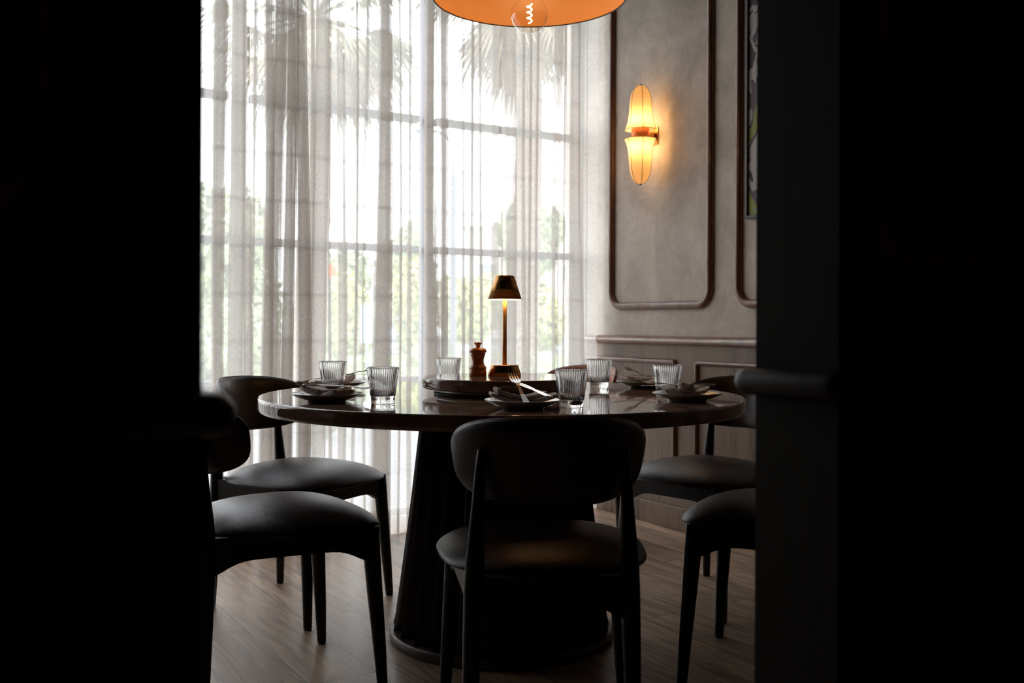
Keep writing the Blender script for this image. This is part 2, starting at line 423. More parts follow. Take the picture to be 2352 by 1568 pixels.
def tube(bm, pts, rad, n=12, closed=False, cap=True, flat=1.0):
    pts = [Vector(p) for p in pts]
    if not isinstance(rad, (list, tuple)): rad = [rad] * len(pts)
    N = len(pts); rings = []; prev = None
    for i in range(N):
        if closed: t = (pts[(i + 1) % N] - pts[i - 1])
        else: t = pts[min(i + 1, N - 1)] - pts[max(i - 1, 0)]
        t.normalize()
        if prev is None:
            up = Vector((0, 0, 1)) if abs(t.z) < 0.9 else Vector((1, 0, 0))
            x = t.cross(up).normalized()
        else:
            x = (prev - t * prev.dot(t)).normalized()
        prev = x; y = t.cross(x)
        rings.append([bm.verts.new(pts[i] + (x * math.cos(2 * PI * k / n) + y * math.sin(2 * PI * k / n) * flat) * rad[i]) for k in range(n)])
    for i in range(N if closed else N - 1):
        a, b = rings[i], rings[(i + 1) % N]
        for k in range(n):
            bm.faces.new((a[k], a[(k + 1) % n], b[(k + 1) % n], b[k]))
    if cap and not closed:
        bm.faces.new(list(reversed(rings[0]))); bm.faces.new(rings[-1])
def pad(bm, a, b, n_exp, ht, hb, fn, rings=12, segs=56, k=2.4, e=0.6, edge=0.0):
    """closed cushion: superellipse a x b, top bulge ht, bottom bulge hb, fn maps (x, y, h) to 3D"""
    def o2(th):
        c, s = math.cos(th), math.sin(th)
        return (math.copysign(abs(c) ** (2 / n_exp), c) * a, math.copysign(abs(s) ** (2 / n_exp), s) * b)
    top, bot = [], []
    ct = bm.verts.new(fn(0, 0, ht + edge)); cb = bm.verts.new(fn(0, 0, -hb - edge))
    for r_i in range(1, rings + 1):
        r = math.sin(r_i / rings * PI / 2) if r_i < rings else 1.0
        bulge = max(0.0, 1 - r ** k) ** e
        tr, brr = [], []
        for s in range(segs):
            x, y = o2(2 * PI * s / segs); x *= r; y *= r
            tr.append(bm.verts.new(fn(x, y, ht * bulge + edge)))
            if r_i < rings or edge: brr.append(bm.verts.new(fn(x, y, -hb * bulge - edge)))
        if r_i == rings and not edge: brr = tr
        top.append(tr); bot.append(brr)
    for s in range(segs):
        t = (s + 1) % segs
        bm.faces.new((ct, top[0][s], top[0][t])); bm.faces.new((cb, bot[0][t], bot[0][s]))
        for r_i in range(rings - 1):
            bm.faces.new((top[r_i][s], top[r_i + 1][s], top[r_i + 1][t], top[r_i][t]))
            bm.faces.new((bot[r_i][t], bot[r_i + 1][t], bot[r_i + 1][s], bot[r_i][s]))
        if edge: bm.faces.new((top[-1][s], bot[-1][s], bot[-1][t], top[-1][t]))
def copy_tree(o, parent=None):
    c = o.copy(); COL.objects.link(c)
    if parent is not None: c.parent = parent
    for ch in list(o.children): copy_tree(ch, c)
    return c

# ------------------------------------------------------------------ the room
bm = bmesh.new(); pbox(bm, -2.8, P_R + 0.3, Q_B - 0.1, Q_W + 0.10, -0.12, 0.0)
struct('floor', bm, M['floor'])
bm = bmesh.new(); pbox(bm, -2.8, P_R + 0.3, Q_B - 0.1, Q_W + 0.15, H, H + 0.12)
struct('ceiling', bm, M['ceiling'])
bm = bmesh.new(); pbox(bm, P_R, P_R + 0.15, Q_F, Q_W + 0.16, 0, H)
wr_ = struct('wall_right', bm, M['plaster'])
bm = bmesh.new(); pbox(bm, P_R - 0.008, P_R + 0.01, Q_F + 0.001, Q_W - 0.03, 0.0, 0.87)
obj('wainscot', bm, M['veneer'], wr_)
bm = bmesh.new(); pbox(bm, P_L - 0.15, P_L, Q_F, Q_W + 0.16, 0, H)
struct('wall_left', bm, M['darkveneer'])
# window wall: low kerb, head and the piers at each side of the opening
bm = bmesh.new()
pbox(bm, P_L, P_R, Q_W - 0.03, Q_W + 0.16, -0.1, 0.03)
pbox(bm, P_L, P_R, Q_W - 0.03, Q_W + 0.16, 2.98, H)
pbox(bm, P_L, -0.55, Q_W - 0.03, Q_W + 0.16, 0.03, 2.98)
pbox(bm, 3.150, P_R, Q_W - 0.03, Q_W + 0.16, 0.03, 2.98)
struct('wall_back', bm, M['plaster'])
# partition with the doorway we look through
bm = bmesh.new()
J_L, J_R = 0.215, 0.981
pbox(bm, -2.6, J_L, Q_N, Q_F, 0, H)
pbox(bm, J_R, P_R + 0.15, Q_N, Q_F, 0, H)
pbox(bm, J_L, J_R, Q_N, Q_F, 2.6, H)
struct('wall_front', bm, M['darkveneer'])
# corridor behind the camera
for nm, a in (('wall_rear', (-2.75, P_R + 0.3, Q_B - 0.15, Q_B)), ('wall_corridor_right', (P_R + 0.15, P_R + 0.3, Q_B, Q_F)), ('wall_corridor_left', (-2.75, -2.6, Q_B, Q_F))):
    bm = bmesh.new(); pbox(bm, *a, 0, H); struct(nm, bm, M['corridor'])

# baseboards
bm = bmesh.new(); pbox(bm, P_R - 0.026, P_R - 0.009, Q_F + 0.01, Q_W - 0.04, 0.0, 0.108, 0.004)
struct('baseboard_right', bm, M['veneer'])
bm = bmesh.new(); pbox(bm, P_L + 0.001, P_L + 0.018, Q_F + 0.02, Q_W - 0.04, 0.0, 0.108, 0.004)
struct('baseboard_left', bm, M['veneer'])

tn = [0]
def trim(bm, m='walnut', smooth=True):
    tn[0] += 1
    return struct('trim_%d' % tn[0], bm, M[m], smooth)
# chair rails (half-round bars)
bm = bmesh.new(); tube(bm, [P(P_R - 0.014, Q_F + 0.01, 0.886), P(P_R - 0.014, Q_W - 0.04, 0.886)], 0.022, 16); trim(bm)
bm = bmesh.new(); tube(bm, [P(P_L + 0.010, Q_F + 0.03, 0.886), P(P_L + 0.010, Q_W - 0.04, 0.886)], 0.022, 16); trim(bm)
def wrap_rail(j, side):      # rail that wraps the jamb end of the partition
    s = side; r = 0.010
    far = j + s * (1.9 if s > 0 else 2.3)
    pts = [P(far, Q_F, 0.886)]
    def arc(cp, cq, a0, a1):
        for k in range(7):
            a = a0 + (a1 - a0) * k / 6
            pts.append(P(cp + math.cos(a) * r, cq + math.sin(a) * r, 0.886))
    if s > 0:
        arc(j, Q_F - r + r, PI / 2, PI); arc(j, Q_N, PI, 1.5 * PI)
    else:
        arc(j, Q_F, PI / 2, 0); arc(j, Q_N, 0, -PI / 2)
    pts.append(P(far, Q_N - r, 0.886))
    b = bmesh.new(); tube(b, pts, 0.018, 14); return trim(b, 'jambrail')
wrap_rail(J_R, 1); wrap_rail(J_L, -1)

def moulding(q0, q1, z0, z1, rad, corner, p=P_R - 0.006, n=8, sgn=1):
    pts = []
    def arc(cq, cz, a0):
        for k in range(n + 1):
            a = a0 + PI / 2 * k / n
            pts.append(P(p, cq + math.cos(a) * corner, cz + math.sin(a) * corner))
    arc(q1 - corner, z1 - corner, 0); arc(q0 + corner, z1 - corner, PI / 2)
    arc(q0 + corner, z0 + corner, PI); arc(q1 - corner, z0 + corner, 1.5 * PI)
    b = bmesh.new(); tube(b, pts, rad, 14, closed=True); return trim(b)
QW0 = -SA * 0.597 + CA * 5.0      # q where the wall coordinate u is zero; u grows towards the camera
def U(u): return QW0 - u
moulding(U(0.575), U(-0.150), 1.053, 2.86, 0.019, 0.075)
moulding(U(1.60), U(0.755), 1.053, 2.86, 0.019, 0.075)
moulding(U(2.45), U(1.775), 1.053, 2.86, 0.019, 0.075)
moulding(U(0.345), U(-0.38), 0.22, 0.786, 0.012, 0.012, P_R - 0.012, 2)
moulding(U(1.30), U(0.495), 0.22, 0.786, 0.012, 0.012, P_R - 0.012, 2)
moulding(U(2.25), U(1.45), 0.22, 0.786, 0.012, 0.012, P_R - 0.012, 2)
# panels on the corridor face of the partition
def pmould(p0, p1, z0, z1, q=Q_N - 0.004):
    pts = []
    c = 0.05
    def arc(cp, cz, a0):
        for k in range(7):
            a = a0 + PI / 2 * k / 6
            pts.append(P(cp + math.cos(a) * c, q, cz + math.sin(a) * c))
    arc(p1 - c, z1 - c, 0); arc(p0 + c, z1 - c, PI / 2); arc(p0 + c, z0 + c, PI); arc(p1 - c, z0 + c, 1.5 * PI)
    b = bmesh.new(); tube(b, pts, 0.016, 12, closed=True); trim(b)
pmould(1.05, 1.75, 1.05, 2.86); pmould(-1.0, 0.09, 1.05, 2.86)

# windows: two bays, dark steel frames with horizontal bars and real panes
def window(n, p0, p1):
    fr = 0.05
    bm = bmesh.new()
    for a, b_ in ((p0, p0 + fr / 2), (p1 - fr / 2, p1)): pbox(bm, a, b_, Q_W, Q_W + 0.06, 0.03, 2.98, 0.004)
    zs = [0.03 + 0.03, 0.692, 1.323, 1.955, 2.587, 2.95]
    for z in zs: pbox(bm, p0 + fr, p1 - fr, Q_W + 0.005, Q_W + 0.055, z - 0.016, z + 0.016)
    w = struct('window_%d' % n, bm, M['steel_frame'])
    bm = bmesh.new(); pbox(bm, p0 + fr, p1 - fr, Q_W + 0.028, Q_W + 0.032, 0.06, 2.95)
    obj('pane', bm, M['pane'], w)
wx = [3.15, 2.225, 1.300, 0.375, -0.55]
for i in range(4): window(i + 1, wx[i + 1], wx[i])

# ------------------------------------------------------------------ sheer curtains
def curtain(p0, p1, strips, label, seed, lean=()):
    """the cloth runs from p0 to p1 in one long folded strip; every (start, width, depth) in strips is a pleat
    where it doubles back on itself, three layers deep"""
    r = random.Random(seed)
    ztop, zbot = 3.045, 0.012
    rows = 46
    # plan path as parametric keys: (p, dq, pleat index)
    keys = []; cur = p0
    for idx, (s, w, dp) in enumerate(strips):
        gap = s - cur
        nseg = max(2, int(gap / 0.02))
        for k in range(nseg): keys.append((cur + gap * k / nseg, 0.0, -1, 0.0))
        n = max(3, int(w / 0.010))
        for k in range(n + 1): keys.append((s + w * k / n, dp * 0.0 - 0.004 * math.sin(PI * k / n), idx, k / n))
        loops = 2 if dp > 0.035 else 1
        for lo in range(loops):
            d0 = -dp * lo / loops; dd = -dp / loops
            for k in range(1, n + 1): keys.append((s + w * (1 - k / n), d0 + dd * 0.5 - 0.004 * math.sin(PI * k / n), idx, 1 - k / n))
            for k in range(1, n + 1): keys.append((s + w * k / n, d0 + dd - 0.003 * math.sin(PI * k / n), idx, k / n))
        cur = s + w
    gap = p1 - cur; nseg = max(2, int(gap / 0.02))
    for k in range(nseg + 1): keys.append((cur + gap * k / nseg, 0.0, -1, 0.0))
    ph = [r.uniform(0, 6) for _ in strips]; am = [r.uniform(0.003, 0.012) for _ in strips]
    wv = [(r.uniform(14, 40), r.uniform(0, 6), r.uniform(0.002, 0.006)) for _ in range(4)]
    bm = bmesh.new(); uvl = bm.loops.layers.uv.new('UVMap')
    grid = []
    ulen = [0.0]
    for i in range(1, len(keys)):
        ulen.append(ulen[-1] + math.hypot(keys[i][0] - keys[i - 1][0], keys[i][1] - keys[i - 1][1]))
    for j in range(rows + 1):
        t = j / rows; z = ztop + (zbot - ztop) * t
        row = []
        for (p, dq, ix, f) in keys:
            env = min(1.0, (p - p0) / 0.05 + 0.15, (p1 - p) / 0.05 + 0.15)
            pp = p; qq = dq
            if ix >= 0:
                s, w, dp = strips[ix]
                shift = am[ix] * math.sin(z * 1.7 + ph[ix])
                grow = 1 + 0.30 * math.sin(z * 1.1 + ph[ix] * 1.7) + 0.15 * t
                pp = s + w / 2 + (p - s - w / 2) * grow + shift
            for (k1, k2, k3) in wv: qq += k3 * math.sin(p * k1 + k2 + 0.35 * z) * (0.5 + t)
            for (lp, lw, amt) in lean:      # an edge that leans outwards towards the hem
                pp += amt * t * math.exp(-((p - lp) / lw) ** 2)
            zz = z + (0.012 * math.sin(p * 17 + seed) * t ** 6 if j == rows else 0)
            row.append(bm.verts.new(P(pp, Q_C + qq * env, max(0.004, zz))))
        grid.append(row)
    for j in range(rows):
        for i in range(len(keys) - 1):
            f = bm.faces.new((grid[j][i], grid[j + 1][i], grid[j + 1][i + 1], grid[j][i + 1]))
            f.smooth = True
            for lp, (ii, jj) in zip(f.loops, ((i, j), (i, j + 1), (i + 1, j + 1), (i + 1, j))):
                lp[uvl].uv = (ulen[ii], (ztop + (zbot - ztop) * jj / rows))
    o = obj('sheer_curtain', bm, M['sheer'], None, False, normals=False)
    tag(o, label, 'curtain', 'sheer curtains across the window wall')
    return o
# (start along the wall, width, depth) of each doubled-back pleat, metres
STRIPS_A = [(-0.4, 0.04, 0.03), (-0.29, 0.05, 0.03), (-0.18, 0.06, 0.03), (-0.07, 0.04, 0.03), (0.04, 0.05, 0.03), (0.15, 0.06, 0.03), (0.26, 0.04, 0.03), (0.37, 0.05, 0.03), (0.48, 0.06, 0.03), (0.59, 0.04, 0.03), (0.7, 0.05, 0.03), (0.81, 0.06, 0.03), (0.92, 0.04, 0.03), (1.132, 0.0415, 0.05), (1.2063, 0.0441, 0.03), (1.2615, 0.0298, 0.03), (1.3, 0.012, 0.02), (1.3421, 0.0399, 0.05), (1.3896, 0.0346, 0.045), (1.432, 0.0335, 0.045), (1.4755, 0.008, 0.02), (1.4904, 0.0375, 0.05), (1.54, 0.018, 0.02), (1.5737, 0.0483, 0.03), (1.64, 0.016, 0.02), (1.6915, 0.0289, 0.02), (1.7642, 0.0105, 0.02), (1.8127, 0.0106, 0.02), (1.8639, 0.054, 0.05), (1.977, 0.0066, 0.02), (2.0258, 0.0134, 0.02)]
STRIPS_B = [(2.1226, 0.0504, 0.045), (2.1823, 0.0348, 0.05), (2.3159, 0.0095, 0.02), (2.3541, 0.012, 0.02), (2.4072, 0.0097, 0.02), (2.4806, 0.0596, 0.035), (2.5478, 0.0579, 0.03), (2.6516, 0.0205, 0.02), (2.6901, 0.0103, 0.02), (2.7342, 0.0104, 0.02), (2.8423, 0.0348, 0.03), (2.9067, 0.0081, 0.02), (2.942, 0.0713, 0.03)]
curtain(-0.50, 2.095, STRIPS_A, 'sheer off-white floor-length curtain panel behind the left-hand chairs', 3, [(2.08, 0.06, 0.02)])
curtain(2.118, 3.13, STRIPS_B, 'sheer off-white curtain panel behind the brass lamp, ending at the plaster wall', 8)
bm = bmesh.new(); pbox(bm, -0.55, 3.14, Q_C - 0.03, Q_C + 0.03, 3.05, 3.10, 0.004)
tag(obj('curtain_track', bm, M['alu']), 'slim grey ceiling track above the sheer curtains', 'curtain track')

# ------------------------------------------------------------------ dining table
TC = Vector((-0.030, 3.10, 0.0)); TR = 0.74; TZ = 0.744
t = thing('dining_table', 'large round dining table with polished brown stone top and dark fluted pedestal', 'table', TC)
bm = bmesh.new()
lathe(bm, [(TR - 0.006, TZ - 0.041), (TR - 0.001, TZ - 0.037), (TR, TZ - 0.030), (TR, TZ - 0.010), (TR - 0.001, TZ - 0.004), (TR - 0.005, TZ)], 160)
o = obj('tabletop', bm, M['stone'], t, True)
def fl(a, r, z):
    u = (a * 26 / (2 * PI)) % 1.0
    return -0.10 * math.sin(PI * u) ** 0.8
bm = bmesh.new()
lathe(bm, [(0.335, 0.030), (0.329, 0.06), (0.305, 0.24), (0.282, 0.42), (0.262, 0.60), (0.250, 0.702)], 312, fl)
obj('pedestal', bm, M['darkwood'], t, True)
bm = bmesh.new()
lathe(bm, [(0.342, 0.0), (0.345, 0.004), (0.345, 0.024), (0.341, 0.030)], 96)
obj('base_plate', bm, M['basewood'], t, True)

s = thing('lazy_susan', 'round stone lazy susan in the middle of the dining table', 'lazy susan', TC + Vector((0, 0, TZ)))
bm = bmesh.new(); lathe(bm, [(0.244, 0.019), (0.249, 0.022), (0.250, 0.027), (0.250, 0.047), (0.249, 0.051), (0.246, 0.054)], 120)
obj('turning_top', bm, M['stone'], s, True)
bm = bmesh.new(); lathe(bm, [(0.205, 0.006), (0.205, 0.019)], 96); obj('swivel_base', bm, M['alu'], s, True)
bm = bmesh.new(); lathe(bm, [(0.212, 0.0), (0.213, 0.006)], 96); obj('bearing_ring', bm, M['rubber'], s, True)
for o in bpy.data.objects:      # keep crisp shoulders on lathed discs
    if o.name.split('.')[0] in ('tabletop', 'turning_top', 'base_plate', 'swivel_base', 'bearing_ring'):
        for f in o.data.polygons:
            if len(f.vertices) > 8: f.use_smooth = False

# table lamp
SZ = TZ + 0.054
LP = Vector((-0.023, 3.15, SZ))
t = thing('table_lamp', 'small brass cordless table lamp with cone shade standing on the lazy susan', 'lamp', LP)
bm = bmesh.new(); lathe(bm, [(0.0515, 0.0), (0.053, 0.002), (0.0435, 0.033), (0.042, 0.0345), (0.010, 0.0348)], 64, cap1=True); obj('lamp_base', bm, M['brass'], t, True)
bm = bmesh.new(); lathe(bm, [(0.0070, 0.034), (0.0066, 0.12), (0.0064, 0.20), (0.0075, 0.262)], 24); obj('stem', bm, M['brass_satin'], t, True)
bm = bmesh.new()
lathe(bm, [(0.0520, 0.242), (0.0535, 0.2415), (0.0300, 0.3145), (0.0275, 0.3165), (0.002, 0.3168), (0.002, 0.3145), (0.0275, 0.313), (0.0520, 0.242)], 72, cap0=False, cap1=False)
obj('lamp_shade', bm, M['brass'], t, True)
bm = bmesh.new(); lathe(bm, [(0.0095, 0.2400), (0.0505, 0.2400), (0.0515, 0.2440), (0.0095, 0.2460)], 56, cap0=False, cap1=False); obj('light_disc', bm, M['led'], t)

# pepper mill
t = thing('pepper_mill', 'orange-brown turned wooden pepper mill beside the brass lamp', 'pepper mill', (-0.107, 3.13, SZ))
bm = bmesh.new()
lathe(bm, [(0.0265, 0), (0.0275, 0.002), (0.0275, 0.018), (0.0255, 0.020), (0.0275, 0.024), (0.0265, 0.029), (0.0225, 0.032), (0.0195, 0.040), (0.0185, 0.048), (0.0200, 0.057), (0.0232, 0.066), (0.0240, 0.072)], 48)
obj('mill_body', bm, M['beech'], t, True)
bm = bmesh.new()
lathe(bm, [(0.0242, 0.0722), (0.0272, 0.075), (0.0278, 0.079), (0.0262, 0.083), (0.022, 0.087), (0.014, 0.0895), (0.006, 0.0905)], 48)
obj('mill_cap', bm, M['beech'], t, True)
bm = bmesh.new()
lathe(bm, [(0.0075, 0.090), (0.0062, 0.094), (0.0078, 0.098), (0.0108, 0.103), (0.0100, 0.106), (0.0040, 0.1035)], 48, lambda a, r, z: 0.16 * math.cos(6 * a) if z > 0.097 else 0)
obj('crown_knob', bm, M['crown'], t, True)

# ------------------------------------------------------------------ tumblers
def tumbler_bm():
    bm = bmesh.new(); n = 336
    ribs = 42
    def rb(a, r, z):
        if z < 0.021 or z > 0.0955 or r < 0.0328 + 0.137 * (z - 0.02): return 0
        return 0.026 * math.cos(ribs * a) - 0.010
    outer = [(0.0300, 0.0), (0.0318, 0.0015), (0.0328, 0.012), (0.0335, 0.0195), (0.0338, 0.0215), (0.0370, 0.045), (0.0405, 0.070), (0.0438, 0.0935), (0.0443, 0.0965), (0.0440, 0.098)]
    inner = [(0.0425, 0.0980), (0.0420, 0.0965), (0.0412, 0.090), (0.0380, 0.065), (0.0345, 0.040), (0.0318, 0.0225), (0.0290, 0.0205), (0.012, 0.0198)]
    lathe(bm, outer + inner, n, rb)
    return bm
gl0 = obj('tumbler', tumbler_bm(), M['glass'], None, True)
glasses = [
    (-0.566, 3.15, 'ribbed glass tumbler in front of the far left plate'),
    (-0.352, 2.72, 'ribbed glass tumbler standing right of the near left plate, by the table edge'),
    (-0.2215, 3.50, 'ribbed glass tumbler half hidden behind the lazy susan, left of the pepper mill'),
    (0.157, 2.62, 'ribbed glass tumbler right of the nearest plate, in front of the lazy susan'),
    (0.300, 3.42, 'ribbed glass tumbler in front of the rust-brown leather chair in the far corner'),
    (0.467, 2.985, 'ribbed glass tumbler between the two right-hand plates'),
]
for i, (x, y, lab) in enumerate(glasses):
    o = gl0 if i == 0 else gl0.copy()
    if i: COL.objects.link(o)
    o.location = (x, y, TZ); o.rotation_euler = (0, 0, i * 0.7)
    tag(o, lab, 'glass', 'ribbed tumblers on the dining table')

# ------------------------------------------------------------------ place settings
def plate_bm():
    bm = bmesh.new()
    lathe(bm, [(0.050, 0.0), (0.0525, 0.0), (0.054, 0.005), (0.075, 0.010), (0.094, 0.0185), (0.0995, 0.0225), (0.1000, 0.0240), (0.0985, 0.0245), (0.092, 0.0215), (0.074, 0.0140), (0.056, 0.0095), (0.02, 0.0085)], 72)
    return bm
def fork_bm():
    bm = bmesh.new()
    def strip(pts, th=0.0016):      # pts: (y, halfwidth, z, xoff)
        ups, dns = [], []
        for y, w, z, x in pts:
            ups.append((bm.verts.new((x - w, y, z + th / 2)), bm.verts.new((x + w, y, z + th / 2))))
            dns.append((bm.verts.new((x - w, y, z - th / 2)), bm.verts.new((x + w, y, z - th / 2))))
        for i in range(len(pts) - 1):
            bm.faces.new((ups[i][0], ups[i][1], ups[i + 1][1], ups[i + 1][0])); bm.faces.new((dns[i][0], dns[i + 1][0], dns[i + 1][1], dns[i][1]))
            bm.faces.new((ups[i][0], ups[i + 1][0], dns[i + 1][0], dns[i][0])); bm.faces.new((ups[i][1], dns[i][1], dns[i + 1][1], ups[i + 1][1]))
        bm.faces.new((ups[0][0], dns[0][0], dns[0][1], ups[0][1])); bm.faces.new((ups[-1][0], ups[-1][1], dns[-1][1], dns[-1][0]))
    strip([(-0.098, 0.004, 0.003, 0), (-0.094, 0.0075, 0.003, 0), (-0.080, 0.0085, 0.002, 0), (-0.03, 0.0050, 0.0, 0), (0.02, 0.0030, 0.002, 0), (0.032, 0.0045, 0.003, 0), (0.042, 0.0105, 0.0025, 0), (0.052, 0.0125, 0.001, 0)], 0.0026)
    for k in range(4):
        x = -0.0105 + 0.007 * k
        strip([(0.050, 0.0018, 0.001, x), (0.07, 0.0016, -0.001, x), (0.085, 0.0013, 0.001, x), (0.096, 0.0006, 0.005, x)], 0.0018)
    return bm
def knife_bm():
    bm = bmesh.new()
    prof = [(-0.108, 0.003, 0.004), (-0.104, 0.0075, 0.005), (-0.080, 0.0085, 0.005), (-0.02, 0.0065, 0.004), (0.005, 0.0055, 0.0035), (0.012, 0.0085, 0.0022), (0.05, 0.0100, 0.0018), (0.085, 0.0085, 0.0014), (0.100, 0.0045, 0.001), (0.106, 0.0010, 0.0008)]
    rings = []
    for y, w, th in prof:
        rings.append([bm.verts.new((w * math.cos(2 * PI * k / 10), y, th * 0.5 * math.sin(2 * PI * k / 10))) for k in range(10)])
    for i in range(len(rings) - 1):
        for k in range(10): bm.faces.new((rings[i][k], rings[i][(k + 1) % 10], rings[i + 1][(k + 1) % 10], rings[i + 1][k]))
    bm.faces.new(rings[0]); bm.faces.new(rings[-1])
    return bm
def napkin_bm(seed):
    r = random.Random(seed); bm = bmesh.new()
    l1, l2, rl = r.uniform(0.018, 0.026), r.uniform(0.010, 0.022), r.uniform(-0.25, 0.25)
    def f1(x, y, h):
        s_ = x / 0.088
        z = 0.016 + (l1 if s_ < 0 else l2) * abs(s_) ** 1.5 + h + 0.0016 * math.sin(y * 120)
        a = 0.25 * s_
        return Vector((x, y * (1 - 0.45 * (1 - abs(s_)) ** 2) + a * 0.02, z))
    pad(bm, 0.088, 0.040, 6, 0.003, 0.003, f1, 10, 64, 6, 0.5, edge=0.0028)
    def f2(x, y, h):        # second fold over the first, turned and rolled at one end
        ca, sa = math.cos(0.35 + rl), math.sin(0.35 + rl)
        s_ = x / 0.072
        z = 0.0265 + 0.018 * max(0, -s_) ** 1.3 + 0.012 * max(0, s_) ** 2 + h
        return Vector((x * ca - y * sa - 0.006, x * sa + y * ca, z))
    pad(bm, 0.072, 0.024, 5, 0.003, 0.003, f2, 10, 56, 6, 0.5, edge=0.0025)
    c0 = f2(-0.070, 0, 0.004)
    tube(bm, [c0 + Vector((0.004 * math.sin(k), (k - 3) * 0.0075, 0.002 * math.cos(k * 1.3))) for k in range(7)], [0.004, 0.0065, 0.0075, 0.007, 0.0075, 0.0065, 0.004], 14)
    return bm
pl0 = obj('plate', plate_bm(), M['ceramic'], None, True)
fk0 = obj('fork', fork_bm(), M['steel'], None, False)
kn0 = obj('knife', knife_bm(), M['steel'], None, True)
sets = [  # x, y, napkin yaw, fork (dx, dy, yaw, pitch, z), knife (dx, dy, yaw, pitch, z), where
    (-0.512, 2.76, 0.1, (-0.012, 0.045, 0.10, -7, 0.037), (0.022, 0.035, -0.25, -3, 0.039), 'near left'),
    (0.030, 2.560, 0.0, (-0.008, 0.010, 0.10, 21, 0.044), (0.024, -0.010, 0.30, 7, 0.046), 'nearest'),
    (0.503, 2.845, -0.2, (-0.020, 0.04, -0.12, 3, 0.041), (0.020, 0.035, 0.15, -2, 0.039), 'near right'),
    (0.460, 3.43, 0.2, (-0.010, 0.03, 0.30, 14, 0.044), (0.022, 0.045, 0.05, 2, 0.039), 'far right'),
    (-0.586, 3.31, 0.0, (-0.014, 0.05, -0.25, 12, 0.044), (0.020, 0.045, 0.10, 6, 0.041), 'far left'),
]
which = {
    'near left': 'near left plate',
    'nearest': 'nearest plate, before the lazy susan',
    'near right': 'near right plate by the table edge',
    'far right': 'far right plate before the wainscot',
    'far left': 'far left plate behind a tumbler',
}
for i, (x, y, ny, fk, kn, w) in enumerate(sets):
    yaw = math.atan2(TC.y - y, TC.x - x) - PI / 2
    desc = which[w]
    base = Matrix.Translation((x, y, TZ)) @ Matrix.Rotation(yaw, 4, 'Z')
    p_ = pl0 if i == 0 else pl0.copy()
    if i: COL.objects.link(p_)
    p_.matrix_world = base
    tag(p_, 'grey stoneware plate holding a napkin, the ' + desc, 'plate', 'plates on the dining table')
    nk = obj('napkin', napkin_bm(11 + i), M['napkin'], None, True)
    nk.matrix_world = base @ Matrix.Translation((0, 0, 0.0015)) @ Matrix.Rotation(ny, 4, 'Z')
    tag(nk, 'folded striped napkin on the ' + desc, 'napkin', 'napkins on the plates')
    for src, a, nm in ((fk0, fk, 'fork'), (kn0, kn, 'knife')):
        o = src if i == 0 else src.copy()
        if i: COL.objects.link(o)
        o.matrix_world = base @ Matrix.Translation((a[0], a[1], a[4] + 0.004)) @ Matrix.Rotation(a[2], 4, 'Z') @ Matrix.Rotation(math.radians(a[3]), 4, 'X')
        tag(o, 'polished steel %s on the %s' % (nm, desc), nm, ('forks' if nm == 'fork' else 'knives') + ' on the plates')

